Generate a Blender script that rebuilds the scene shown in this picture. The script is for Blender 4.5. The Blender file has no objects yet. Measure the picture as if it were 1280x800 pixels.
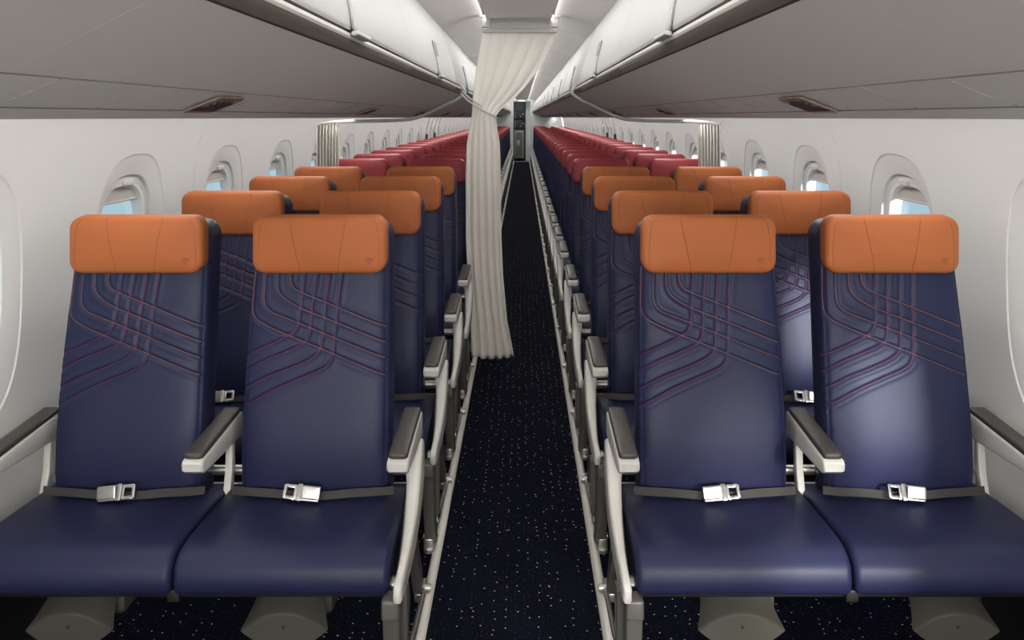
import bpy, bmesh, math, random
import numpy as np
from mathutils import Vector, Matrix
random.seed(7)
PI = math.pi
S = bpy.context.scene
COL = S.collection

# ------------------------------------------------------------------ camera, world, lights
F, VX, VY, H, OX = 1187.0, 653.0, 146.5, 1.45, 0.0225
cam = bpy.data.cameras.new('camera'); camo = bpy.data.objects.new('camera', cam); COL.objects.link(camo)
camo.location = (OX, 0, H); camo.rotation_euler = (PI/2, 0, 0)
cam.sensor_width = 36; cam.lens = 36*F/1280
cam.shift_x = (640-VX)/1280; cam.shift_y = -(400-VY)/1280
cam.clip_start = .05; cam.clip_end = 200
S.camera = camo
S.view_settings.view_transform = 'Standard'; S.view_settings.look = 'None'
S.view_settings.exposure = 0.28; S.view_settings.gamma = 1; S.view_settings.use_curve_mapping = False
S.cycles.max_bounces = 8; S.cycles.diffuse_bounces = 6; S.cycles.glossy_bounces = 3
S.cycles.transparent_max_bounces = 8; S.cycles.use_denoising = True
S.cycles.sample_clamp_indirect = 4

def lin(c):
    return tuple(((v/255+.055)/1.055)**2.4 if v > 10 else v/255/12.92 for v in c)
w = bpy.data.worlds.new('sky'); S.world = w; w.use_nodes = True
bg = w.node_tree.nodes['Background']; bg.inputs[0].default_value = (*lin((166, 194, 204)), 1); bg.inputs[1].default_value = 1.0

Y0, Y1 = -2.6, 31.0                     # cabin from behind the camera to the far bulkhead
def area(name, loc, rot, sx, sy, power, col=(1, .992, .98)):
    l = bpy.data.lights.new(name, 'AREA'); l.shape = 'RECTANGLE'; l.size = sx; l.size_y = sy
    l.energy = power; l.color = col
    o = bpy.data.objects.new(name, l); COL.objects.link(o); o.location = loc; o.rotation_euler = rot
    return o
NSEG = 4
seg = (Y1-Y0)/NSEG
P_COVE, P_WALL, P_DOME = .55, 2.05, 2.6    # watts per metre of strip
for i in range(NSEG):
    yc = Y0+seg*(i+.5)
    for s in (-1, 1):
        # strip along the edge of the ceiling channel, shining out over the side panels and bin doors
        area('cove_light', (s*.195, yc, 2.035), (0, -s*math.radians(70), 0), .03, seg, P_COVE*seg)
        # sidewall wash hidden above the bins' outer edge
        area('wall_wash_light', (s*1.03, yc, 1.505), (0, -s*math.radians(6), 0), .05, seg, P_WALL*seg)
# lamps in the ceiling channel over the aisle, interrupted at the curtain rail
for a_, b_ in ((Y0, 5.3), (5.9, 14), (14, 22.5), (22.5, Y1)):
    area('channel_light', (0, (a_+b_)/2, 2.012), (0, 0, 0), .20, b_-a_, P_DOME*(b_-a_))
# added fill lamp behind the viewer, standing in for open-door daylight
area('added_fill_light', (0, -2.45, 1.38), (PI/2, 0, 0), 2.2, .95, 112)
# low sun through the right-hand windows
sl = bpy.data.lights.new('sun', 'SUN'); sl.energy = 11.5; sl.angle = math.radians(9); sl.color = (1, .98, .95)
so_ = bpy.data.objects.new('sun', sl); COL.objects.link(so_)
so_.rotation_euler = Vector((-.335, 1, -.275)).to_track_quat('-Z', 'Y').to_euler()

# ------------------------------------------------------------------ materials
def mat(name, col, rough=.5, metal=0, spec=.5, bump=0, bscale=400, vary=0, coat=0, emit=None, es=1):
    m = bpy.data.materials.new(name); m.use_nodes = True
    n, L = m.node_tree.nodes, m.node_tree.links
    b = n['Principled BSDF']
    b.inputs['Base Color'].default_value = (*lin(col), 1); b.inputs['Roughness'].default_value = rough
    b.inputs['Metallic'].default_value = metal; b.inputs['Specular IOR Level'].default_value = spec
    b.inputs['Coat Weight'].default_value = coat
    if emit:
        b.inputs['Emission Color'].default_value = (*lin(emit), 1); b.inputs['Emission Strength'].default_value = es
    if bump or vary:
        tc = n.new('ShaderNodeTexCoord'); ns = n.new('ShaderNodeTexNoise')
        ns.inputs['Scale'].default_value = bscale; ns.inputs['Detail'].default_value = 3
        L.new(tc.outputs['Object'], ns.inputs['Vector'])
        if bump:
            bp = n.new('ShaderNodeBump'); bp.inputs['Strength'].default_value = bump; bp.inputs['Distance'].default_value = .001
            L.new(ns.outputs['Fac'], bp.inputs['Height']); L.new(bp.outputs['Normal'], b.inputs['Normal'])
        if vary:
            mx = n.new('ShaderNodeMix'); mx.data_type = 'RGBA'
            c = lin(col)
            mx.inputs[6].default_value = (*[v*(1-vary) for v in c], 1); mx.inputs[7].default_value = (*[min(1, v*(1+vary)) for v in c], 1)
            L.new(ns.outputs['Fac'], mx.inputs[0]); L.new(mx.outputs[2], b.inputs['Base Color'])
    return m
M = dict(
    navy=mat('navy_leather', (33, 36, 66), .44, spec=.28, bump=.35, bscale=420),
    orange=mat('orange_leather', (176, 100, 56), .55, spec=.25, bump=.3, bscale=420),
    orange_seam=mat('orange_seam', (138, 74, 38), .6),
    emboss=mat('embossed_mark', (135, 70, 34), .7),
    red=mat('dark_red_leather', (158, 52, 58), .45, spec=.4, bump=.3, bscale=420),
    red_seam=mat('dark_red_seam', (104, 30, 36), .6),
    thread_o=mat('orange_thread', (150, 98, 70), .6), thread_m=mat('magenta_thread', (120, 40, 82), .6),
    shell=mat('warm_white_plastic', (206, 202, 195), .38, spec=.4),
    grey=mat('grey_metal', (104, 101, 96), .42, metal=.3),
    dgrey=mat('dark_grey_metal', (84, 80, 75), .45, metal=.2),
    black=mat('black_plastic', (26, 25, 25), .5),
    pad=mat('charcoal_arm_pad', (66, 62, 58), .42, bump=.25, bscale=600),
    chrome=mat('brushed_steel', (176, 173, 169), .32, metal=1.0, bump=.05, bscale=200),
    steel=mat('satin_steel', (186, 183, 178), .33, metal=.9),
    pod=mat('olive_grey_plastic', (72, 70, 63), .5),
    webbing=None,
    wall=mat('cabin_sidewall', (222, 221, 218), .6, spec=.2, bump=.06, bscale=300),
    trimw=mat('window_frame_white', (240, 240, 238), .45),
    ring=mat('window_ring_grey', (204, 200, 195), .55),
    shade=mat('window_shade', (196, 191, 185), .6),
    bin=mat('bin_white', (198, 197, 195), .5, spec=.3),
    binlow=mat('bin_underside', (226, 220, 213), .6, spec=.2, bump=.05, bscale=300),
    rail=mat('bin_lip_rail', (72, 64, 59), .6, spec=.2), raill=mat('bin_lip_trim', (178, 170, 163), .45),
    seam=mat('panel_seam', (214, 207, 198), .8, spec=.05), joint=mat('bin_joint', (150, 143, 136), .8, spec=.05), latchsh=mat('latch_recess_shade', (150, 146, 140), .6), seamd=mat('dark_seam', (84, 79, 74), .7),
    ceil=mat('ceiling_panel', (228, 225, 220), .6, spec=.25),
    chan=mat('ceiling_channel', (236, 233, 228), .6, spec=.25),
    bronze=mat('bronze_lens', (132, 112, 100), .3, spec=.5),
    curtain=mat('curtain_cloth', (240, 235, 227), .85, spec=.15, bump=.25, bscale=900),
    gcurtain=mat('grey_curtain_cloth', (200, 195, 187), .85, spec=.15),
    railf=mat('floor_track_cover', (212, 206, 197), .4),
    kick=mat('kick_panel', (30, 28, 28), .8, spec=.1),
    galley=mat('galley_grey', (120, 116, 110), .45), galleyd=mat('galley_dark', (66, 63, 60), .4),
    cart=mat('cart_aluminium', (196, 192, 186), .35, metal=.5),
    exitf=mat('exit_frame_taupe', (200, 191, 182), .5),
)
def web_mat():
    m = mat('belt_webbing', (66, 63, 59), .75)
    n, L = m.node_tree.nodes, m.node_tree.links; b = n['Principled BSDF']
    tc = n.new('ShaderNodeTexCoord'); wv = n.new('ShaderNodeTexWave'); wv.inputs['Scale'].default_value = 90; wv.bands_direction = 'DIAGONAL'
    L.new(tc.outputs['Object'], wv.inputs['Vector'])
    r = n.new('ShaderNodeValToRGB'); r.color_ramp.elements[0].color = (*lin((30, 28, 27)), 1); r.color_ramp.elements[1].color = (*lin((66, 63, 58)), 1)
    L.new(wv.outputs['Fac'], r.inputs[0]); L.new(r.outputs[0], b.inputs['Base Color'])
    return m
M['webbing'] = web_mat()
def carpet_mat():
    m = mat('navy_carpet', (9, 10, 18), .95, spec=.03)
    n, L = m.node_tree.nodes, m.node_tree.links; b = n['Principled BSDF']
    tc = n.new('ShaderNodeTexCoord')
    base = n.new('ShaderNodeTexNoise'); base.inputs['Scale'].default_value = 260; base.inputs['Detail'].default_value = 4
    L.new(tc.outputs['Object'], base.inputs['Vector'])
    r = n.new('ShaderNodeValToRGB'); r.color_ramp.elements[0].position = .35; r.color_ramp.elements[1].position = .7
    r.color_ramp.elements[0].color = (*lin((7, 8, 14)), 1); r.color_ramp.elements[1].color = (*lin((25, 27, 42)), 1)
    L.new(base.outputs['Fac'], r.inputs[0])
    last = r.outputs[0]
    for sc, th, keep, col in ((30, .070, .36, (228, 210, 172)), (75, .10, .25, (96, 96, 106))):
        v = n.new('ShaderNodeTexVoronoi'); v.inputs['Scale'].default_value = sc; L.new(tc.outputs['Object'], v.inputs['Vector'])
        v.voronoi_dimensions = '2D'
        lt = n.new('ShaderNodeMath'); lt.operation = 'LESS_THAN'; lt.inputs[1].default_value = th; L.new(v.outputs['Distance'], lt.inputs[0])
        sp = n.new('ShaderNodeSeparateColor'); L.new(v.outputs['Color'], sp.inputs[0])
        k = n.new('ShaderNodeMath'); k.operation = 'LESS_THAN'; k.inputs[1].default_value = keep; L.new(sp.outputs[0], k.inputs[0])
        mu = n.new('ShaderNodeMath'); mu.operation = 'MULTIPLY'; L.new(lt.outputs[0], mu.inputs[0]); L.new(k.outputs[0], mu.inputs[1])
        mx = n.new('ShaderNodeMix'); mx.data_type = 'RGBA'; L.new(mu.outputs[0], mx.inputs[0]); L.new(last, mx.inputs[6]); mx.inputs[7].default_value = (*lin(col), 1)
        last = mx.outputs[2]
    L.new(last, b.inputs['Base Color'])
    bp = n.new('ShaderNodeBump'); bp.inputs['Strength'].default_value = .6; bp.inputs['Distance'].default_value = .003
    L.new(base.outputs['Fac'], bp.inputs['Height']); L.new(bp.outputs['Normal'], b.inputs['Normal'])
    return m
M['carpet'] = carpet_mat()
def glass_mat():
    m = bpy.data.materials.new('window_glass'); m.use_nodes = True
    n, L = m.node_tree.nodes, m.node_tree.links; n.clear()
    o = n.new('ShaderNodeOutputMaterial'); mix = n.new('ShaderNodeMixShader'); t = n.new('ShaderNodeBsdfTransparent'); g = n.new('ShaderNodeBsdfGlossy')
    t.inputs[0].default_value = (.97, .985, 1, 1); g.inputs['Roughness'].default_value = .05; mix.inputs[0].default_value = .05
    L.new(t.outputs[0], mix.inputs[1]); L.new(g.outputs[0], mix.inputs[2]); L.new(mix.outputs[0], o.inputs[0])
    return m
M['glass'] = glass_mat()

# ------------------------------------------------------------------ mesh helpers
class MB:
    def __init__(s): s.v = []; s.f = []; s.m = []
    def add(s, v, f, m=0):
        b = len(s.v); s.v += [tuple(map(float, p)) for p in v]; s.f += [tuple(b+i for i in q) for q in f]; s.m += [m]*len(f)
    def build(s, name, mats, parent=None, ang=40, weld=0, recalc=True):
        me = bpy.data.meshes.new(name)
        bm = bmesh.new(); vs = [bm.verts.new(p) for p in s.v]
        for q, mi in zip(s.f, s.m):
            try:
                fc = bm.faces.new([vs[i] for i in q]); fc.material_index = mi; fc.smooth = True
            except ValueError: pass
        if weld: bmesh.ops.remove_doubles(bm, verts=bm.verts, dist=weld)
        if recalc: bmesh.ops.recalc_face_normals(bm, faces=bm.faces)
        bm.to_mesh(me); bm.free()
        for k in (mats if isinstance(mats, (list, tuple)) else [mats]): me.materials.append(M[k])
        me.set_sharp_from_angle(angle=math.radians(ang))
        o = bpy.data.objects.new(name, me); COL.objects.link(o)
        if parent: o.parent = parent
        return o
    # closed tube of rings: list of equal-length rings
    def rings(s, R, m=0, closed=True, cap=True, loop=False):
        n = len(R[0]); v = [p for r in R for p in r]; f = []
        k = len(R)
        for i in range(k if loop else k-1):
            a, b = i*n, ((i+1) % k)*n
            for j in range(n if closed else n-1):
                j2 = (j+1) % n; f.append((a+j, a+j2, b+j2, b+j))
        if cap and not loop:
            f.append(tuple(range(n))[::-1]); f.append(tuple(range((k-1)*n, k*n)))
        s.add(v, f, m)
    def box(s, c, d, r=.004, m=0, rot=None, seg=2):
        R = slab_rings(d[0], d[1], d[2], min(r, .49*min(d)), min(r, .49*min(d)), 0, k=seg, e=1)
        T = rot or Matrix.Identity(3)
        s.rings([[tuple(Vector(c)+T @ Vector(p)) for p in q] for q in R], m)
    def slab(s, w, h, t, rc, re, bulge, T, m=0, k=5, e=4, back=0):
        R = slab_rings(w, h, t, rc, re, bulge, k, e, back)
        s.rings([[tuple(T @ Vector(p)) for p in q] for q in R], m)
    def tube(s, pts, r, n=8, m=0, rx=None, ry=None):
        P = [Vector(p) for p in pts]; R = []
        up = None
        for i, p in enumerate(P):
            t = (P[min(i+1, len(P)-1)]-P[max(i-1, 0)]).normalized()
            if up is None:
                up = Vector((0, 0, 1)) if abs(t.z) < .9 else Vector((1, 0, 0))
            a = t.cross(up).normalized(); b = a.cross(t).normalized(); up = b
            ra, rb = (rx or r), (ry or r)
            R.append([tuple(p+a*ra*math.cos(2*PI*j/n)+b*rb*math.sin(2*PI*j/n)) for j in range(n)])
        s.rings(R, m)
    def profile(s, prof, x0, x1, re=.006, m=0, k=3, axis='x', bulge=None):
        """closed outline (y,z) swept along x, with rounded ends"""
        P = np.array(prof, float); n = len(P)
        A = .5*np.sum(P[:, 0]*np.roll(P[:, 1], -1)-np.roll(P[:, 0], -1)*P[:, 1])
        if A < 0: P = P[::-1]
        d = np.roll(P, -1, 0)-np.roll(P, 1, 0); d /= np.linalg.norm(d, axis=1)[:, None]+1e-9
        nin = np.stack([-d[:, 1], d[:, 0]], 1)
        st = []
        for j in range(k+1):
            ph = j/k*PI/2; st.append((x0+re*(1-math.sin(ph)) if False else x0+re*(1-math.sin(ph)), re*(1-math.cos(PI/2-ph))))
        stations = [(x0+re*(1-math.cos(j/k*PI/2)), re*(1-math.sin(j/k*PI/2))) for j in range(k+1)]
        stations = stations+[(x1-(x-x0), o) for x, o in stations[::-1]]
        R = []
        for x, o in stations:
            Q = P+nin*o
            R.append([(x, q[0], q[1]) if axis == 'x' else (q[0], x, q[1]) for q in Q])
        s.rings(R, m)

def rrect(w, h, r, k=5, e=4):
    r = max(min(r, w/2-1e-5, h/2-1e-5), 1e-5); P = []
    cs = [(w/2-r, h/2-r, 0), (-w/2+r, h/2-r, PI/2), (-w/2+r, -h/2+r, PI), (w/2-r, -h/2+r, 3*PI/2)]
    for i, (cx, cy, a) in enumerate(cs):
        arc = [(cx+r*math.cos(a+PI/2*j/k), cy+r*math.sin(a+PI/2*j/k)) for j in range(k+1)]
        P += arc
        nx, ny, na = cs[(i+1) % 4]; q = (nx+r*math.cos(na), ny+r*math.sin(na)); p = arc[-1]
        P += [(p[0]+(q[0]-p[0])*j/e, p[1]+(q[1]-p[1])*j/e) for j in range(1, e)]
    return P
def slab_rings(w, h, t, rc, re, bulge=0, k=5, e=4, back=0):
    R = []
    inner = rrect(w-2*re, h-2*re, max(rc-re, .0008), k, e)
    fr = [.04, .3, .55, .75, .9] if bulge else [.5]
    for f in fr: R.append([(x*f, y*f, t/2+bulge*(1-f*f)) for x, y in inner])
    m = 4 if re > .004 else 2
    for j in range(m+1):
        ph = j/m*PI/2; d = re*(1-math.sin(ph)); o = rrect(w-2*d, h-2*d, max(rc-d, .0008), k, e)
        R.append([(x, y, t/2-re*(1-math.cos(ph))) for x, y in o])
    for j in range(m, -1, -1):
        ph = j/m*PI/2; d = re*(1-math.sin(ph)); o = rrect(w-2*d, h-2*d, max(rc-d, .0008), k, e)
        R.append([(x, y, -t/2+re*(1-math.cos(ph))) for x, y in o])
    R.append([(x*.5, y*.5, -t/2) for x, y in inner])
    return R
def frame3(o, a, b, n):
    """matrix taking (a,b,n) slab axes to given directions at origin o"""
    a, b, n = Vector(a).normalized(), Vector(b).normalized(), Vector(n).normalized()
    return Matrix(((a.x, b.x, n.x, o[0]), (a.y, b.y, n.y, o[1]), (a.z, b.z, n.z, o[2]), (0, 0, 0, 1)))
def empty(name, loc=(0, 0, 0)):
    o = bpy.data.objects.new(name, None); COL.objects.link(o); o.location = loc; o.empty_display_size = .1; return o
def tag(o, label, cat, group=None):
    o['label'] = label; o['category'] = cat
    if group: o['group'] = group
    return o
def struct(o, label=None, cat=None):
    o['kind'] = 'structure'
    if label: o['label'] = label
    if cat: o['category'] = cat
    return o
def copy_tree(o, parent=None):
    c = o.copy(); COL.objects.link(c)
    if parent: c.parent = parent
    for ch in list(o.children): copy_tree(ch, c)
    return c
def spline(pts, n):
    """Catmull-Rom through 2D/3D points, n samples"""
    P = np.array(pts, float); P = np.vstack([2*P[0]-P[1], P, 2*P[-1]-P[-2]]); k = len(P)-3; out = []
    for t in np.linspace(0, k-1e-9, n):
        i = int(t); u = t-i; a, b, c, d = P[i:i+4]
        out.append(.5*((2*b)+(-a+c)*u+(2*a-5*b+4*c-d)*u*u+(-a+3*b-3*c+d)*u**3))
    return np.array(out)
def px(x, y, D): return ((x-VX)*D/F+OX, D, H-(y-VY)*D/F)
ORD = ('first second third fourth fifth sixth seventh eighth ninth tenth eleventh twelfth thirteenth fourteenth fifteenth sixteenth '
       'seventeenth eighteenth nineteenth twentieth twenty-first twenty-second twenty-third twenty-fourth twenty-fifth twenty-sixth '
       'twenty-seventh twenty-eighth twenty-ninth thirtieth thirty-first thirty-second thirty-third thirty-fourth').split()

# ------------------------------------------------------------------ setting: floor, walls, windows
m = MB(); m.add([(-1.45, Y0, 0), (1.45, Y0, 0), (1.45, Y1+2.5, 0), (-1.45, Y1+2.5, 0)], [(0, 1, 2, 3)])
struct(m.build('floor', 'carpet'), 'dark navy speckled carpet of the cabin floor', 'floor')
WZ = [0, .3, .6, .9, 1.25, 1.42, 1.55, 1.75]
WX = [1.30, 1.345, 1.366, 1.371, 1.356, 1.312, 1.258, 1.15]
def wx(z): 
    i = min(max(int(np.searchsorted(WZ, z))-1, 0), len(WZ)-2)
    # smooth cubic through the table
    z0, z1 = WZ[i], WZ[i+1]; t = (z-z0)/(z1-z0)
    s0 = (WX[min(i+1, len(WX)-1)]-WX[max(i-1, 0)])/(WZ[min(i+1, len(WX)-1)]-WZ[max(i-1, 0)])
    s1 = (WX[min(i+2, len(WX)-1)]-WX[i])/(WZ[min(i+2, len(WX)-1)]-WZ[i]); h = z1-z0
    return (2*t**3-3*t*t+1)*WX[i]+(t**3-2*t*t+t)*h*s0+(-2*t**3+3*t*t)*WX[i+1]+(t**3-t*t)*h*s1
WP, WC0, ZC = 1.04, 3.385, .975        # window pitch, first seen window, centre height
NB0 = -5; NB1 = 26
def sup(th, a, b, n=2.7):
    c, s_ = math.cos(th), math.sin(th)
    r = (abs(c/a)**n+abs(s_/b)**n)**(-1/n); return r*c, r*s_
NT = 48
def bay_rings(y0):
    """rings from the window opening out to the bay rectangle: (y, z, depth)"""
    R = []
    ths = []
    # directions through the rectangle border so corners are hit
    rect = []
    hw, z0, z1 = WP/2, 0.0, 1.72
    per = NT//4
    for i in range(per): rect.append((hw, ZC+(z1-ZC)*(-1 if False else 0)+0, ))
    rect = []
    cs = [(hw, z0), (hw, z1), (-hw, z1), (-hw, z0)]
    for i in range(4):
        a, b = cs[i], cs[(i+1) % 4]
        for j in range(per): t = j/per; rect.append((a[0]+(b[0]-a[0])*t, a[1]+(b[1]-a[1])*t-ZC))
    def dire(p):   # angle normalised to the recess aspect
        return math.atan2(p[1]/1.25, p[0])
    def oval(a, b, d, n=2.7): return [(*sup(math.atan2(p[1]*.75, p[0]), a, b, n), d) for p in rect]
    R.append(oval(.182, .217, .062, 3.0)); R.append(oval(.196, .231, .036, 3.0))
    R.append(oval(.206, .241, .033, 3.0)); R.append(oval(.228, .268, .029)); R.append(oval(.231, .271, .019))
    for f, d in ((.2, .0165), (.45, .012), (.7, .0085), (.9, .0062), (.985, .0055)):
        R.append(oval(.231+(.298-.231)*f, .271+(.342-.271)*f, d-.0015))
    R.append(oval(.300, .345, .0)); R.append(oval(.306, .352, .0))
    last = R[-1]
    for f in (.12, .3, .5, .7, .85, 1.0):
        R.append([(l[0]+(q[0]-l[0])*f, l[1]+(q[1]-l[1])*f, 0) for l, q in zip(last, rect)])
    return R
def wall(side):
    m = MB(); base = bay_rings(0)
    for k in range(NB0, NB1+1):
        yc = WC0+WP*k
        RR = [[(side*(wx(ZC+z)+d), yc+y, ZC+z) for y, z, d in r] for r in base]
        m.rings(RR[2:], 0, cap=False); m.rings(RR[:3], 1, cap=False)
    o = m.build('wall_left' if side < 0 else 'wall_right', ['wall', 'trimw'], ang=35, weld=.0004)
    struct(o, f"pale curved cabin sidewall with oval windows, {'left' if side < 0 else 'right'} of the aisle", 'wall')
wall(-1); wall(1)
# window: pane + shade + frame ring
def make_window(side):
    r = empty('window_1')
    fr = MB()
    ths = [2*PI*i/40 for i in range(40)]
    def ring(a, b, d): return [(side*(wx(ZC+sup(t, a, b, 3)[1])+d), sup(t, a, b, 3)[0], ZC+sup(t, a, b, 3)[1]) for t in ths]
    fr.rings([ring(.203, .238, .060), ring(.186, .221, .060), ring(.183, .218, .064), ring(.183, .218, .072), ring(.203, .238, .074)], 0, loop=True)
    fr.build('window_frame', 'trimw', r)
    g = MB(); a = ring(.19, .226, .070); b = ring(.19, .226, .073)
    g.rings([a, b], 0); g.build('pane', 'glass', r)
    sh = MB(); zt, zb = 1.192, 1.150; v = []
    pts = [(y, z) for y, z in ((sup(t, .186, .222, 3)) for t in ths)]
    top = [p for p in pts if p[1] > zb-ZC]
    top.sort(key=lambda p: p[0])
    outl = [(top[0][0], zb-ZC)]+top+[(top[-1][0], zb-ZC)]
    front = [(side*(wx(ZC+z)+.052), y, ZC+z) for y, z in outl]; back = [(side*(wx(ZC+z)+.058), y, ZC+z) for y, z in outl]
    sh.rings([front, back]); 
    sh.tube([(side*(wx(zb)+.05), y, zb) for y in np.linspace(-.16, .16, 8)], .004)
    so = sh.build('shade', 'shade', r)
    hd = MB(); hd.slab(.09, .018, .008, .006, .002, 0, frame3((side*(wx(1.215)+.030), .02, 1.215), (0, 1, 0), (0, 0, 1), (-side, 0, 0)))
    hd.build('shade_handle', 'ring', r)
    return r
wn = 0
for side in (-1, 1):
    proto = make_window(side); first = True
    for k in range(-2, NB1+1):
        o = proto if first else copy_tree(proto); first = False
        wn += 1; o.name = f'window_{wn}'; o.location = (0, WC0+WP*k, 0)
        struct(o, f"oval cabin window, {ORD[k+2]} along the {'left' if side < 0 else 'right'} wall", 'window')
# sidewall seams
for side in (-1, 1):
    m = MB()
    for k in range(0, 14):
        y = WC0+WP*(.58+2*k); zz = np.linspace(.55, 1.6, 24)
        m.tube([(side*(wx(z)+.0004), y+.03*(1.5-z), z) for z in zz], .0016, 5)
    struct(m.build('trim_1', 'seam'), f"thin panel joints on the {'left' if side < 0 else 'right'} sidewall", 'trim').name = f'trim_{1 if side < 0 else 2}'
# dark lower sidewall
for side in (-1, 1):
    m = MB(); zz = np.linspace(0, .30, 9)
    pr = [(side*(wx(z)-.012), z) for z in zz]+[(side*(wx(z)+.004), z) for z in zz[::-1]]
    m.profile(pr, Y0+.02, Y1-.02, .003, axis='y', k=1)
    o = m.build('baseboard_left' if side < 0 else 'baseboard_right', 'kick'); struct(o, f"dark kick panel along the foot of the {'left' if side < 0 else 'right'} sidewall", 'baseboard')
# floor track covers along the aisle
for side in (-1, 1):
    m = MB(); pr = [(side*.262+.0155*math.cos(a), .002+.015*math.sin(a)) for a in np.linspace(0, PI, 9)]
    m.profile(pr, Y0+.2, Y1-.02, .002, axis='y')
    o = m.build('floor_rail', 'railf'); o.name = f'trim_{3 if side < 0 else 4}'
    struct(o, f"pale rounded floor track cover along the {'left' if side < 0 else 'right'} edge of the aisle carpet", 'trim')
# ceiling: side panels and raised channel
m = MB()
def ceil_strip(pts, mi):
    ys = np.linspace(Y0, Y1, 30)
    m.rings([[(x, y, z) for x, z in pts] for y in ys], mi, closed=False, cap=False)
for s in (-1, 1):
    arc = [(s*x, z) for x, z in ((.215, 2.047), (.27, 2.043), (.33, 2.030), (.39, 2.007), (.46, 1.975), (.54, 1.95))]
    ceil_strip(arc, 0)
    ceil_strip([(s*.215, 2.047), (s*.212, 2.075), (s*.16, 2.078)], 0)
ch = [(x, 2.026+.006*(1-(x/.185)**2)) for x in np.linspace(-.185, .185, 9)]
ceil_strip(ch, 1); ceil_strip([(-.185, 2.026), (-.187, 2.034), (-.18, 2.036)], 1); ceil_strip([(.185, 2.026), (.187, 2.034), (.18, 2.036)], 1)
ceil_strip([(-.62, 1.96), (-.62, 2.10), (.62, 2.10), (.62, 1.96)], 0)
for k in range(-1, 16):
    y = 2.62+2.05*k-.35
    for s in (-1, 1):
        m.tube([(s*x, y+.0, z-.0005) for x, z in ((.217, 2.046), (.27, 2.0425), (.33, 2.0295), (.39, 2.0065), (.45, 1.979))], .003, 5, 2)
    m.tube([(x, y, 2.0255+.006*(1-(x/.185)**2)) for x in np.linspace(-.18, .18, 7)], .003, 5, 2)
struct(m.build('ceiling', ['ceil', 'chan', 'seam'], recalc=False), 'arched pale ceiling panels with a raised centre channel', 'ceiling')
# walls closing the cabin
m = MB(); m.add([(-1.45, Y0, 0), (1.45, Y0, 0), (1.45, Y0, 2.1), (-1.45, Y0, 2.1)], [(0, 1, 2, 3)])
struct(m.build('wall_back', 'wall'), 'pale bulkhead behind the viewer', 'wall')
m = MB()
for a, b in ((-1.45, -.27), (.285, 1.45)): m.box(((a+b)/2, Y1+.03, 1.05), (b-a, .06, 2.1), .004)
m.box((.0075, Y1+.03, 2.03), (.56, .06, .14), .004)
m.box((.0075, Y1+.01, .004), (.555, .06, .010), .003)
struct(m.build('wall_far', 'wall'), 'pale bulkhead with a doorway at the far end of the aisle', 'wall')

# ------------------------------------------------------------------ overhead bins
BL, B0 = 2.05, 1.005-2.05*2          # bin length, first seam
LIP = [(.345, 1.588), (.338, 1.600), (.338, 1.612), (.341, 1.626)]
def bottom_curve():
    return spline([(.345, 1.588), (.40, 1.559), (.46, 1.528), (.5225, 1.497), (.5675, 1.478), (.6125, 1.4625), (.70, 1.452), (.82, 1.4475), (.975, 1.446)], 26)
def make_bin(s):
    r = empty('overhead_bin')
    g = 0; a, b = g, BL-g
    sh = MB(); bc = [tuple(p) for p in bottom_curve()]
    prof = bc+[(.985, 1.452), (.99, 1.60), (1.17, 1.70), (1.172, 1.74), (.95, 1.97), (.50, 1.985), (.47, 1.965), (.40, 1.66), (.365, 1.61)]
    sh.profile([(s*x, z) for x, z in prof], a, b, .0002, axis='y', k=1)
    # joints of the service strip, moulded into the underside
    for y in np.arange(.12, BL, .287):
        P = spline([(.5225, 1.4965), (.5675, 1.4775), (.6125, 1.462)], 5)
        sh.tube([(s*x, y, z-.0002) for x, z in P], .0005, 4, 1)
    for x, z in ((.5225, 1.4965), (.6125, 1.462)): sh.tube([(s*x, a, z), (s*x, b, z)], .0010, 4, 1)
    sh.build('bin_shell', ['binlow', 'joint'], r, ang=30)
    # lip rail: dark lower band and paler upper band
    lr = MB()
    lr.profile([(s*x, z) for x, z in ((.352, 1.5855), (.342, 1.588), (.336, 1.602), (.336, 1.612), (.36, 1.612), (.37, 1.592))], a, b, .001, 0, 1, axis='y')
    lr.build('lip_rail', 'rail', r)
    lt = MB()
    lt.profile([(s*x, z) for x, z in ((.336, 1.6125), (.334, 1.618), (.337, 1.6255), (.345, 1.627), (.365, 1.627), (.365, 1.6125))], a, b, .001, 0, 1, axis='y')
    lt.build('lip_trim', 'raill', r)
    # door
    out = spline([(.338, 1.632), (.336, 1.645), (.345, 1.70), (.372, 1.80), (.405, 1.89), (.448, 1.970)], 18)
    inn = [(x+.022, z+.004) for x, z in out[::-1]]
    d = MB(); d.profile([(s*x, z) for x, z in list(map(tuple, out))+inn], a+.002, b-.002, .003, 0, 2, axis='y')
    do = d.build('door', 'bin', r, ang=50)
    # latch at the lower edge of the door: paddle, lip and a flat plate with recess shade in its grey
    la = MB(); yc = BL/2+.03
    def onsurf(z): 
        zs = out[:, 1]; return float(np.interp(z, zs, out[:, 0]))
    zc = 1.70; sl = (onsurf(zc+.05)-onsurf(zc-.05))/.1
    up = Vector((s*sl, 0, 1)).normalized(); ln = Vector((0, 1, 0)); nn = Vector((-s, 0, sl)).normalized()
    c = Vector((s*onsurf(1.70), yc, 1.70))
    la.slab(.165, .160, .004, .022, .0015, 0, frame3(c+nn*.001, ln, up, nn), 1)
    la.slab(.150, .085, .012, .020, .005, .002, frame3(c-up*.032+nn*.003, ln, up, nn), 0)
    la.slab(.17, .010, .016, .004, .003, 0, frame3(c-up*.077+nn*.003, ln, up, nn), 0)
    la.build('latch', ['bin', 'latchsh'], do)
    return r
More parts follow.
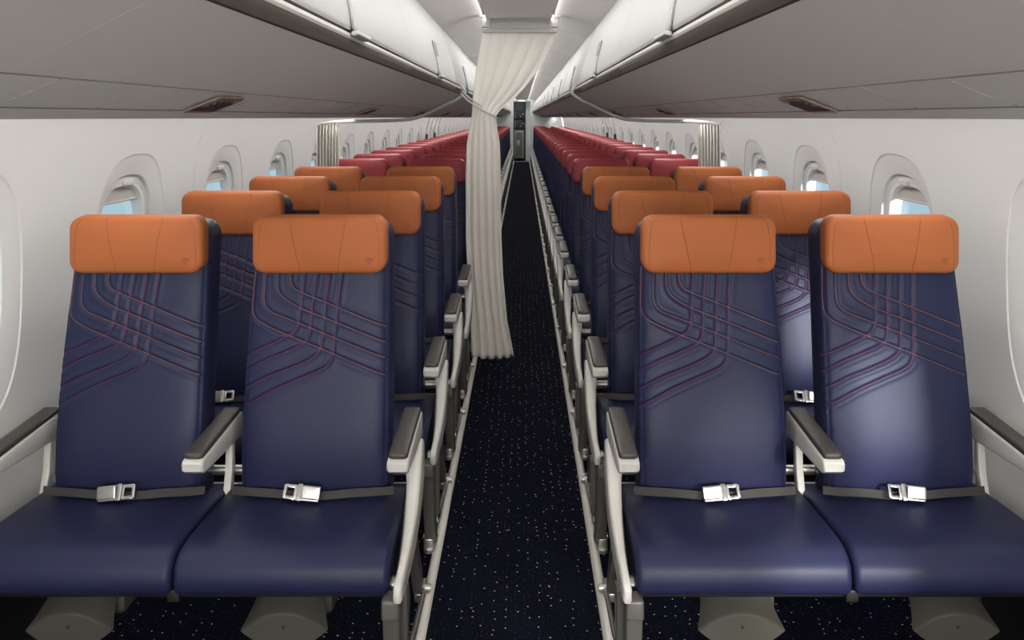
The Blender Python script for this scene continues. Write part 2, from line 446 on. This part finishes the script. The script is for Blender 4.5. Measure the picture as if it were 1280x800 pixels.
for s in (-1, 1):
    proto = make_bin(s); first = True; side = 'left' if s < 0 else 'right'
    for k in range(0, 17):
        y = B0+BL*k
        if y+BL > Y1: break
        o = proto if first else copy_tree(proto); first = False; o.location = (0, y, 0)
        if k < 2: lab = f'white overhead bin behind the viewer on the {side} of the aisle, {"farther back" if k == 0 else "nearer"}'
        else: lab = f'white-doored overhead bin {side} of the aisle, {ORD[k-2]} from the front'
        tag(o, lab, 'overhead bin', f'overhead bins along the {side} side')
    if Y1-y > .05:
        m = MB(); bc = [tuple(p) for p in bottom_curve()]
        m.profile([(s*x, z) for x, z in bc+[(.985, 1.452), (.99, 1.60), (1.172, 1.70), (.95, 1.97), (.448, 1.97), (.336, 1.64)]], y, Y1, .002, axis='y', k=1)
        o = m.build('closing_panel', 'bin'); o.name = f'trim_{5 if s < 0 else 6}'; struct(o, f'filler panel closing the {side} bin row at the far bulkhead', 'trim')
# reading light units under the bins
def make_psu(s):
    r = empty('reading_light_unit')
    P0, P1 = Vector((s*.532, 0, 1.4925)), Vector((s*.604, 0, 1.4645)); c = (P0+P1)/2; u = (P1-P0).normalized()
    n = Vector((s*u.z*s, 0, 0)); n = u.cross(Vector((0, 1, 0)))
    if n.z > 0: n = -n
    b = MB(); b.slab((P1-P0).length, .16, .004, .012, .0015, 0, frame3(c+n*.0058, u, (0, 1, 0), n)); b.build('bezel', 'bronze', r)
    k = MB(); k.slab(.022, .135, .003, .004, .001, 0, frame3(c+n*.0075+u*.016, u, (0, 1, 0), n)); k.build('slot', 'black', r)
    for j in (-1, 0, 1):
        q = MB(); q.slab(.022, .028, .006, .010, .002, 0, frame3(c+n*.0090-u*.012+Vector((0, j*.034, 0)), u, (0, 1, 0), n)); q.build('lamp', 'black', r)
    return r
for s in (-1, 1):
    proto = make_psu(s); first = True; side = 'left' if s < 0 else 'right'
    for k in range(15):
        o = proto if first else copy_tree(proto); first = False; o.location = (0, 1.815+1.83*k, 0)
        tag(o, f"bronze and black reading light unit under the {side} bins, {ORD[k]} from the front", 'reading light', f'reading light units under the {side} bins')

# ------------------------------------------------------------------ seats
YF = [(.30, -.045), (.43, -.060), (.55, -.062), (.70, -.040), (.85, -.012), (1.0, .020), (1.10, .043), (1.19, .064)]
YS = spline(YF, 200)
def yf(z): return float(np.interp(z, YS[:, 0], YS[:, 1]))
D1 = 2.606; XS = .5375
def stitch_lines():
    raw_o = [[(515, 395), (516, 440), (535, 480), (580, 505), (700, 552), (860, 617), (1015, 680)],
             [(450, 395), (455, 480), (490, 530), (577, 581), (700, 629), (860, 692), (1017, 757)],
             [(388, 395), (390, 540), (420, 592), (480, 620), (575, 656), (695, 704), (860, 770), (1022, 836)],
             [(331, 375), (328, 570), (350, 630), (420, 672), (530, 718), (700, 786), (860, 852), (1027, 923)]]
    raw_m = [[(585, 395), (580, 520), (576, 640), (563, 688), (530, 718), (450, 760), (370, 798), (285, 846)],
             [(648, 395), (638, 540), (635, 690), (622, 742), (590, 770), (520, 802), (400, 855), (285, 930)],
             [(710, 395), (702, 540), (698, 760), (680, 808), (640, 840), (560, 877), (420, 935), (288, 1016)],
             [(770, 395), (763, 540), (760, 780), (755, 830), (735, 868), (690, 896), (600, 935), (470, 995), (288, 1102)]]
    out = []
    for mi, grp in ((1, raw_o), (2, raw_m)):
        for L in grp:
            pts = []
            for cx, cy in L:
                X, Yp = 720+cx/4, 240+cy/4; D = 2.6
                for _ in range(4):
                    z = H-(Yp-VY)*D/F; D = D1+yf(z)
                pts.append(((X-VX)*D/F+OX-XS, z))
            out.append((mi, spline(pts, 220)))
    return out
ST = stitch_lines()
HWS = spline([(.40, .201), (.6, .202), (.8, .199), (1.0, .193), (1.10, .190), (1.18, .186)], 200)
def half_w(z): return float(np.interp(z, HWS[:, 0], HWS[:, 1]))
def make_backrest(hi=True):
    zb, zt = .415, 1.157
    nf, nb = (124, 22) if hi else (14, 8); nz = 210 if hi else 14
    d2 = .074; n_ = 5.5
    def section(w_, d_):
        th = np.linspace(-PI, 0, 900); c, s_ = np.cos(th), np.sin(th)
        P = np.stack([w_*np.sign(c)*abs(c)**(2/n_), d_*np.sign(s_)*abs(s_)**(2/n_)], 1)
        L = np.concatenate([[0], np.cumsum(np.linalg.norm(np.diff(P, axis=0), axis=1))])
        def rs(k): return np.stack([np.interp(np.linspace(0, L[-1], k), L, P[:, i]) for i in (0, 1)], 1)
        f = rs(nf); b = rs(nb)[1:-1][::-1]*[1, -1]
        return f, b
    zs = list(np.linspace(zb, zt-.04, nz))
    rings = []
    for z in zs: rings.append((z, half_w(z), d2))
    for a in np.linspace(0, PI/2, 9)[1:]:
        rings.append((zt-.04+.04*math.sin(a), half_w(zt)-.05*(1-math.cos(a)), d2-.03*(1-math.cos(a))))
    allp = np.concatenate([l for _, l in ST]) if hi else None
    R = []
    for z, w_, d_ in rings:
        f, b = section(w_, d_); sec = np.concatenate([f, b]); y0 = yf(z)+d2
        disp = np.zeros(len(sec))
        if hi:
            q = np.stack([sec[:nf, 0], np.full(nf, z)], 1)
            near = allp[abs(allp[:, 1]-z) < .03]
            if len(near):
                dd = np.sqrt(((q[:, None, :]-near[None])**2).sum(-1)).min(1)
                disp[:nf] = .0030*np.exp(-(dd/.0038)**2)-.0012*np.exp(-((dd-.010)/.006)**2)
            disp[:nf] += .0035*np.exp(-((abs(sec[:nf, 0])-(w_-.012))/.0025)**2)
        R.append([(x, y0+y+e, z) for (x, y), e in zip(sec, disp)])
    m = MB(); m.rings(R, 0)
    if hi:
        for mi, L in ST:
            pts = []
            for x, z in L[::2]:
                w_ = half_w(z)
                if z > 1.04 or abs(x) > w_*.995: continue
                y = yf(z)+d2-d2*max(1-(abs(x)/w_)**n_, 1e-6)**(1/n_)+.0024
                pts.append((x, y, z))
            if len(pts) > 3: m.tube(pts, .0008, 5, mi)
    o = m.build('backrest', ['navy', 'thread_o', 'thread_m'], None, ang=60)
    me = o.data; bpy.data.objects.remove(o); return me
def make_headrest(col, hi=True):
    w_, h_, t_ = .370, .157, .066; zc = 1.0985; bl = .008
    m = MB(); T = frame3((0, t_/2+.004, zc), (1, 0, 0), (0, 0, 1), (0, -1, -.06))
    if hi: m.slab(w_, h_, t_, .036, .016, bl, T, 0, k=7, e=6)
    else: m.slab(w_, h_, t_, .036, .016, bl, T, 0, k=3, e=2)
    if hi:
        rr, rh = w_/2-.016, h_/2-.016
        def surf(x, z, e=0):
            f = max(abs(x)/rr, abs(z)/rh)
            if f <= 1: n = t_/2+bl*(1-f*f)
            else:
                d = max(abs(x)-rr, abs(z)-rh)/.016; n = t_/2-.016*(1-math.sqrt(max(0, 1-d*d)))
            return tuple(T @ Vector((x, z, n+e)))
        for pts in ([(-.080, .076), (-.072, .03), (-.059, -.03), (-.050, -.076)], [(.076, .076), (.068, .03), (.058, -.03), (.051, -.076)]):
            m.tube([surf(x, z, .0001) for x, z in spline(pts, 22)], .0010, 5, 1)
        # side welt
        for q in (-1, 1): m.tube([surf(q*x, z, 0) for x, z in spline([(.148, .072), (.160, .052), (.166, 0), (.167, -.055)], 16)], .0008, 5, 1)
        # embossed fan of short strokes
        cx, cz = .137, -.043; k = .00112
        for (a, b, c, d) in ((-4, 9, 4, 7), (-1, 5, 7, 9), (4, 9, 12, 7), (3, 4, 9, 2), (-9, 6, -3, 4), (-8, 2, -4, 0), (1, 3, 9, 1.5), (-4, -3, 1, -1), (1, -2, 6, -4), (-4, -7, 2, -5), (-3, -12, -1, -12), (11, 2, 13, 4)):
            P = [surf(cx+a*k, cz+b*k, .0), surf(cx+c*k, cz+d*k, .0)]
            m.tube(P, .0010, 5, 2)
    o = m.build('headrest', [col, col+'_seam' if col == 'red' else 'orange_seam', 'emboss' if col == 'orange' else 'red_seam'], None, ang=60)
    me = o.data; bpy.data.objects.remove(o); return me
def take(o): me = o.data; bpy.data.objects.remove(o); return me
ME = {'back_hi': make_backrest(True), 'back_lo': make_backrest(False)}
for c in ('orange', 'red'):
    ME['head_'+c+'_hi'] = make_headrest(c, True); ME['head_'+c+'_lo'] = make_headrest(c, False)
# cushion
pr = spline([(.05, .425), (-.06, .432), (-.18, .437), (-.28, .4405), (-.345, .4385), (-.382, .429), (-.406, .408), (-.415, .378), (-.413, .354), (-.404, .3425)], 34)
prof = [tuple(p) for p in pr]+[(-.38, .339), (-.2, .338), (.05, .338)]
m = MB(); m.profile(prof, -.2500, .2500, .016, 0, 5); ME['cushion'] = take(m.build('seat_cushion', 'navy', ang=60))
# seat belt
def belt_mesh(flip):
    m = MB(); pts = []
    for x in np.linspace(-.216, .216, 40):
        y = -.090+.024*(abs(x)/.216)**2.5; z = .449+.006*(abs(x)/.216)**3-.003*math.cos(x*26)
        pts.append(Vector((x, y, z)))
    R = []
    up = Vector((0, .30, .95)).normalized()
    for i, p in enumerate(pts):
        t = (pts[min(i+1, 39)]-pts[max(i-1, 0)]).normalized(); n = t.cross(up).normalized()
        w_ = .0105
        R.append([tuple(p+up*w_+n*.0015), tuple(p+up*w_-n*.0015), tuple(p-up*w_-n*.0015), tuple(p-up*w_+n*.0015)])
    m.rings(R); return take(m.build('seat_belt', 'webbing'))
def buckle_mesh(f):
    m = MB(); n = Vector((0, -.82, .57)).normalized(); a = Vector((1, 0, .10*f)).normalized(); u = n.cross(a).normalized()
    if u.z < 0: u = -u
    c = Vector((-.012*f, -.104, .458))
    # cover plate with lifted lever, body, slotted connector
    m.slab(.056, .040, .012, .005, .003, .001, frame3(c, a, u, n))
    m.slab(.050, .034, .006, .006, .0025, .001, frame3(c+n*.011-a*.004*f, a, (u+n*.28), n-u*.28))
    m.slab(.014, .044, .014, .003, .003, 0, frame3(c+a*.027*f, a, u, n))
    c2 = c+a*.051*f
    for q in (-1, 1): m.box(c2+u*.0145*q, (.030, .008, .009), .002, rot=Matrix((a, n, u)).transposed())
    for q in (-1, 1): m.box(c2+a*.014*q, (.009, .010, .034), .002, rot=Matrix((a, n, u)).transposed())
    m.tube([c+a*.036*f-u*.016, c+a*.044*f-u*.018], .005, 8)
    return take(m.build('buckle', 'chrome'))
ME['belt'] = belt_mesh(1); ME['buckle+'] = buckle_mesh(1); ME['buckle-'] = buckle_mesh(-1)
# armrests (local: centred on x=0)
def arm_body():
    m = MB()
    P = [(-.262, .606), (-.274, .597), (-.272, .578), (-.250, .566), (-.15, .562), (.00, .558), (.045, .556), (.066, .568), (.070, .600), (.066, .622), (.055, .6265), (.0, .624)]
    m.profile(P, -.027, .027, .008, 0, 3); return take(m.build('armrest', 'shell', ang=50))
def arm_pad():
    m = MB(); a = Vector((0, .325, .0195)); L = a.length; a.normalize(); n = Vector((0, -a.z, a.y))
    m.slab(.048, L-.004, .016, .012, .006, .0015, frame3((0, -.104, .6215), (1, 0, 0), a, n), 0, k=4, e=4)
    return take(m.build('armrest_pad', 'pad', ang=60))
def arm_post():
    m = MB(); m.profile([(.030, .57), (.050, .57), (.050, .47), (.035, .42), (.012, .40), (-.002, .41), (.018, .47)], -.010, .010, .003, 0, 2)
    return take(m.build('armrest_post', 'shell'))
ME['arm'], ME['pad'], ME['post'] = arm_body(), arm_pad(), arm_post()
# aisle-side end panel, front leg, foot, brace, pods, tubes for s=+1 (aisle at +x) and -1
AX = .2525*2                              # aisle edge / outer edge distance from the pair's centre
def panel_mesh(s):
    m = MB(); o = []
    back = spline([(.040, .556), (.062, .50), (.040, .435), (-.09, .390), (-.25, .358), (-.405, .338)], 18)
    front = spline([(-.450, .345), (-.455, .365), (-.440, .388), (-.33, .412), (-.19, .444), (-.105, .488), (-.062, .530), (-.030, .556)], 20)
    m.profile([tuple(p) for p in back]+[tuple(p) for p in front], s*(AX-.008) if s > 0 else s*(AX+.034), s*(AX+.034) if s > 0 else s*(AX-.008), .012, 0, 4)
    # the plate thins towards the seat front and bows a little into the aisle
    for i, (x, y, z) in enumerate(m.v):
        u = abs(x)-AX; t = min(1, max(0, (-.03-y)/.34)) if z < .50 else 0
        u2 = .034-(.034-u)*(1-.50*t)+.006*math.sin(PI*min(1, max(0, (y+.45)/.5)))
        m.v[i] = (s*(AX+u2), y, z)
    # shoulder that carries the armrest
    m.box((s*(AX+.004), .015, .540), (.034, .07, .06), .012)
    x = s*(AX+.0345)
    m.profile([(-.40, .350), (-.30, .366), (-.20, .392), (-.19, .405), (-.30, .382), (-.40, .364)], x-.001, x+.001, .0005, 1, 1)
    return take(m.build('side_panel', ['shell', 'dgrey'], ang=50))
def leg_mesh(s):
    m = MB(); x = s*(AX+.004)
    m.profile([(-.43, .335), (-.375, .335), (-.335, .20), (-.275, .055), (-.245, .030), (-.300, .030), (-.335, .07), (-.400, .20)], x-.019, x+.019, .005, 0, 2)
    m.box((x, -.405, .318), (.041, .056, .046), .006)
    m.profile([(-.36, .325), (-.30, .325), (-.29, .27), (-.31, .22), (-.30, .17), (-.325, .14), (-.35, .19)], x+s*.016, x+s*.030, .004, 0, 2)
    return take(m.build('leg', 'grey', ang=45))
def foot_mesh(s):
    m = MB(); x = s*(AX-.004)
    m.box((x, -.275, .030), (.034, .085, .05), .008); m.tube([(x-.022, -.262, .038), (x+.022, -.262, .038)], .010, 10)
    m.tube([(x, -.315, .018), (x, -.315, .006)], .016, 12)
    return take(m.build('foot', 'steel'))
def brace_mesh(s):
    m = MB(); x = s*(AX+.012)
    m.tube([(x, -.28, .10), (x, -.02, .045), (x, .26, .028)], .0075, 8)
    m.tube([(x-s*.012, -.285, .10), (x+s*.014, -.285, .10)], .012, 10)
    m.tube([(x-s*.02, .26, .030), (x+s*.020, .26, .030)], .012, 10)
    m.tube([(x-s*.012, .26, .03), (x-s*.012, .14, .20), (x-s*.012, .02, .34)], .010, 8)
    m.box((x-s*.012, .27, .018), (.03, .10, .03), .006)
    return take(m.build('brace', 'steel'))
def rear_leg_mesh(s):
    m = MB(); x = s*(AX-.004)
    m.profile([(-.02, .34), (.04, .34), (.27, .03), (.22, .03)], x-.014, x+.014, .004, 0, 2)
    return take(m.build('leg', 'dgrey'))
def tubes():
    m = MB()
    for y, z in ((.075, .455), (.075, .405), (-.32, .325), (-.02, .325)):
        m.tube([(-AX-.02, y, z), (AX+.02, y, z)], .014 if z > .4 else .021, 10)
    return take(m.build('frame_tube', 'steel'))
def pan():
    m = MB(); m.box((0, -.17, .333), (2*AX-.01, .43, .014), .005); m.box((0, -.385, .336), (.03, .03, .03), .005)
    return take(m.build('seat_pan', 'black'))
def pod():
    """flared pouch: a lens-shaped front face that tapers up and back under the cushion"""
    m = MB(); R = []
    def lens(w_, h_, c, tilt, n=26):
        out = []
        for i in range(n):
            t = i/(n//2)
            if i < n//2: u = -1+2*t; v = (1-u*u)**1
            else: u = 1-2*(t-1); v = -(1-u*u)*1.1
            out.append((u*w_/2, c[0]-math.sin(tilt)*v*h_/2*-1, c[1]+math.cos(tilt)*v*h_/2))
        return out
    R.append(lens(.198, .082, (-.380, .244), -.12)); R.append(lens(.204, .088, (-.376, .245), -.12)); R.append(lens(.204, .090, (-.370, .246), -.1))
    R.append(lens(.186, .092, (-.345, .262), .1)); R.append(lens(.172, .105, (-.318, .280), .2)); R.append(lens(.166, .115, (-.285, .295), .3)); R.append(lens(.165, .10, (-.20, .310), .3))
    m.rings(R)
    m.tube([(0, -.378, .255), (0, -.3825, .255)], .004, 8, 1)
    m.box((.075, -.24, .285), (.05, .12, .09), .015)
    return take(m.build('life_vest_pouch', ['pod', 'black'], ang=35))
ME['tubes'], ME['pan'], ME['pod'] = tubes(), pan(), pod()
for s in (1, -1):
    for k, fn in (('panel', panel_mesh), ('leg', leg_mesh), ('foot', foot_mesh), ('brace', brace_mesh), ('rear', rear_leg_mesh)): ME[f'{k}{s}'] = fn(s)
def ob(name, me, parent, loc=(0, 0, 0)):
    o = bpy.data.objects.new(name, ME[me]); COL.objects.link(o); o.parent = parent; o.location = loc; return o
def make_pair(s, col, hi):
    """s=+1: aisle on the +x side (left pair)"""
    r = empty('double_seat'); q = 'hi' if hi else 'lo'
    for dx in (-.2525, .2525):
        ob('seat_cushion', 'cushion', r, (dx, 0, 0))
        b = ob('backrest', 'back_'+q, r, (dx, 0, 0)); ob('headrest', f'head_{col}_{q}', b)
        if hi:
            be = ob('seat_belt', 'belt', r, (dx, 0, 0)); ob('buckle', 'buckle+' if dx < 0 else 'buckle-', be, (-.012 if s > 0 else .0, 0, 0))
            ob('life_vest_pouch', 'pod', r, (dx, 0, 0))
    for x, post in ((0, True), (s*AX, False), (-s*AX, True)):
        a = ob('armrest', 'arm', r, (x, 0, 0)); ob('armrest_pad', 'pad', a)
        if post: ob('armrest_post', 'post', a)
    ob('side_panel', f'panel{s}', r)
    l = ob('leg', f'leg{s}', r); ob('foot', f'foot{s}', l); ob('leg', f'rear{s}', r); ob('brace', f'brace{s}', r)
    ob('seat_pan', 'pan', r)
    if hi: ob('frame_tube', 'tubes', r)
    return r
NRED = 28
for s in (1, -1):
    side = 'left' if s > 0 else 'right'; x = -s*(XS+.2525)
    po = make_pair(s, 'orange', True)
    for i in range(4):
        o = po if i == 0 else copy_tree(po); o.location = (x, D1+.86*i, 0)
        if i == 0: lab = f'nearest double seat with orange headrests, {side} of the aisle, whole cushions in view'
        else: lab = f'navy double seat with orange headrests {side} of the aisle, {ORD[i]} row from the front'
        tag(o, lab, 'seat', f'orange-headrest double seats {side} of the aisle')
    ph = make_pair(s, 'red', True); pl = make_pair(s, 'red', False); fl = True
    for i in range(NRED):
        if i < 4: o = ph if i == 0 else copy_tree(ph)
        else: o = pl if fl else copy_tree(pl); fl = False
        o.location = (x, 6.18+.812*i, 0)
        tag(o, f"red-headrest double seat {side} of the aisle, {ORD[i]} row behind the orange ones", 'seat', f'red-headrest double seats {side} of the aisle')

# ------------------------------------------------------------------ class-divider curtains
DC = 5.60
LE = [(42, 603.5), (60, 600), (84, 596), (116, 592), (145, 590), (160, 587), (180, 584), (220, 582.5), (300, 583), (345, 585), (400, 589), (446, 590)]
RE = [(42, 695), (55, 690), (69, 683), (82, 676), (94, 668), (110, 656), (123, 643), (135, 628), (145, 619.5), (160, 621.5), (180, 625), (220, 626), (300, 627), (345, 629), (400, 634), (446, 643)]
m = MB(); R = []
NY, NX = 90, 150
for i, Yp in enumerate(np.linspace(41, 445, NY)):
    l = np.interp(Yp, *zip(*LE)); r_ = np.interp(Yp, *zip(*RE)); row = []
    a = np.interp(Yp, [41, 80, 120, 145, 170, 300, 446], [.012, .018, .018, .012, .030, .040, .050])
    for j in range(NX):
        u = j/(NX-1)
        sh_ = u+.03*math.sin(3*u+Yp*.006)
        fold = (1.4-2.2*abs(math.sin(PI*5.3*sh_+.5))**.8)*(1 if Yp > 140 else .8)+.15*math.sin(2*PI*2.1*u+1)
        X, _, Z = px(l+(r_-l)*(u), Yp+3*math.sin(PI*u)*(Yp > 400)*(Yp-400)/45, DC)
        row.append((X, DC+.5*a*fold+(.02 if Yp < 140 else 0)*(u-.5), Z))
    R.append(row)
m.rings(R, closed=False, cap=False)
cur = m.build('aisle_curtain', 'curtain', ang=180, recalc=False)
so = cur.modifiers.new('thick', 'SOLIDIFY'); so.thickness = .003
tag(cur, 'tall cream curtain drawn to the left edge of the aisle, tied at bin height', 'curtain')
# ceiling rail
r = empty('curtain_rail', (0, DC, 2.0))
def loc(p): return (p[0], p[1]-DC, p[2]-2.0)
m = MB(); x0, _, z0 = px(603, 41, DC); x1, _, z1 = px(697, 36, DC)
m.box(((x0+x1)/2, 0, (z0+z1)/2-2.0), (x1-x0, .05, .024), .005); m.build('rail', 'bin', r)
m = MB(); arc = [((x0+.03)+(x1-x0-.06)*t, px(0, 36-9*math.sin(PI*(.12+.76*t))**.5, DC)[2]-2.0) for t in np.linspace(0, 1, 14)]
m.profile(arc+[(x1-.03, z1-2.0-.004), (x0+.03, z1-2.0-.004)], -.014, .014, .002, axis='y'); m.build('header_panel', 'bin', r)
for xa in (x0+.022, x1-.022):
    m = MB(); m.box((xa, 0, z1-2.0+.040), (.055, .05, .068), .006); m.box((xa, -.01, z1-2.0+.072), (.078, .07, .018), .004); m.build('bracket', 'ring', r)
tag(r, 'white curtain rail bracketed under the ceiling channel', 'curtain rail')
# side tracks under the bins with the small window curtains
for s in (-1, 1):
    side = 'left' if s < 0 else 'right'
    P = spline([(.352, 1.640), (.330, 1.612), (.338, 1.588), (.40, 1.547), (.5225, 1.484), (.6125, 1.449), (.70, 1.438), (.85, 1.433), (1.08, 1.428), (1.19, 1.412)], 44)
    m = MB(); m.tube([(s*(x-(.012 if z > 1.55 else 0)), DC, z-.006) for x, z in P], .016, 8, rx=.016, ry=.010)
    tag(m.build('curtain_track', 'bin'), f'pale curtain track curving under the {side} bins to the window', 'curtain track')
    m = MB(); R = []
    for z in np.linspace(1.412, .55, 12):
        R.append([(s*(1.062+.128*u), DC+.022*math.sin(2*PI*7*u)*(1 if z < 1.40 else .8), z-.012*(u if z > 1.3 else 0)) for u in np.linspace(0, 1, 90)])
    m.rings(R, closed=False, cap=False); o = m.build('window_curtain', 'gcurtain', ang=180, recalc=False)
    sm = o.modifiers.new('thick', 'SOLIDIFY'); sm.thickness = .002
    tag(o, f'small pleated grey curtain hanging by the {side} sidewall behind the orange seats', 'curtain')
# tie cord
pt = [px(574, 111, DC), px(577, 118, DC-.03), px(588, 128, DC-.05), px(603, 138, DC-.06), px(619, 146, DC-.035), px(621, 147, DC+.02)]
m = MB(); m.tube([tuple(p) for p in spline(pt, 26)], .006, 8)
m.tube([tuple(Vector(p)+Vector((.0, -.01, .022))) for p in spline(pt[1:4], 16)], .005, 8)
tag(m.build('tieback_cord', 'bin'), 'white tieback cord holding the cream aisle curtain to the left bins', 'cord')

# ------------------------------------------------------------------ overwing exits
dn = 0
for side in (-1, 1):
    for yc in (13.9, 15.15):
        dn += 1; m = MB()
        for dy, wd, mi in ((-.30, .10, 0), (.30, .10, 0)):
            zz = np.linspace(.5, 1.50, 20)
            R = [[(side*(wx(z)-o), yc+dy+q, z) for o, q in ((-.01, -wd/2), (.010, -wd/2+.012), (.010, wd/2-.012), (-.01, wd/2))] for z in zz]
            m.rings(R, mi, closed=True)
        m.box((side*(wx(1.30)-.02), yc+.28, 1.30), (.03, .10, .04), .008, 1)
        m.box((side*(wx(1.12)-.022), yc-.33, 1.13), (.03, .05, .16), .01, 2)
        o = m.build('door', ['exitf', 'trimw', 'black']); o.name = f'door_{dn}'
        struct(o, f"overwing exit with taupe frame in the {'left' if side < 0 else 'right'} sidewall, {'nearer' if yc < 14 else 'farther'} of two", 'door')

# ------------------------------------------------------------------ galley at the far end
DG = Y1+.55
r = empty('galley_unit', (0, DG, 0))
m = MB()
xa, xb = -.30, .125
m.box((xa+.02, .30, 1.02), (.04, .6, 2.04), .004); m.box((xb-.015, .30, 1.02), (.03, .6, 2.04), .004)
m.box(((xa+xb)/2, .3, 1.84), (xb-xa, .6, .34), .004); m.box(((xa+xb)/2, .58, 1.0), (xb-xa, .03, 2.0), .004)
m.box(((xa+xb)/2, .3, 1.025), (xb-xa, .6, .03), .004)
m.build('housing', 'galley', r)
for z in (1.535, 1.215):
    m = MB(); m.box(((xa+xb)/2, .06, z), (xb-xa-.09, .06, .29), .006)
    o = m.build('oven', 'galleyd', r)
    k = MB(); k.tube([(.04, .03, z+.02), (.04, .01, z+.02)], .028, 14); k.tube([(-.03, .03, z-.06), (-.03, .01, z-.06)], .02, 12)
    k.box((-.215, .02, z), (.02, .02, .22), .004); k.build('knob', 'cart', o)
tag(r, 'grey galley unit with two dark ovens at the far end of the aisle', 'galley')
r = empty('service_cart', (-.088, DG-.02, 0))
m = MB(); m.box((0, .22, .545), (.31, .40, .91), .012); m.build('body', 'cart', r)
m = MB(); m.box((.0, .014, .545), (.225, .02, .79), .008); o = m.build('door', 'galley', r)
k = MB(); k.box((-.03, .002, .60), (.10, .008, .17), .004); k.build('label_holder', 'cart', o)
m = MB(); m.box((-.02, .006, .965), (.16, .02, .035), .006); m.build('handle', 'cart', r)
for a in (-.11, .11):
    m = MB(); m.tube([(a-.012, .07, .045), (a+.012, .07, .045)], .045, 14); m.build('wheel', 'black', r)
tag(r, 'aluminium service cart stowed under the ovens at the far end', 'cart')
m = MB(); m.box((.215, DG+.3, 1.04), (.16, .62, 2.08), .006)
struct(m.build('wall_galley', 'trimw'), 'white partition beside the galley unit', 'wall')
m = MB(); m.box((0, DG+1.0, 1.05), (2.9, .05, 2.1), .004)
struct(m.build('wall_end', 'galley'), 'grey end wall behind the galley', 'wall')
m = MB(); m.box((0, DG+.3, 2.12), (2.9, 1.9, .04), .004)
struct(m.build('trim_7', 'ceil'), 'ceiling over the galley', 'trim')
for o in list(COL.objects):
    if o.type == 'MESH' and o.name.startswith('Cube'): print(o.name)
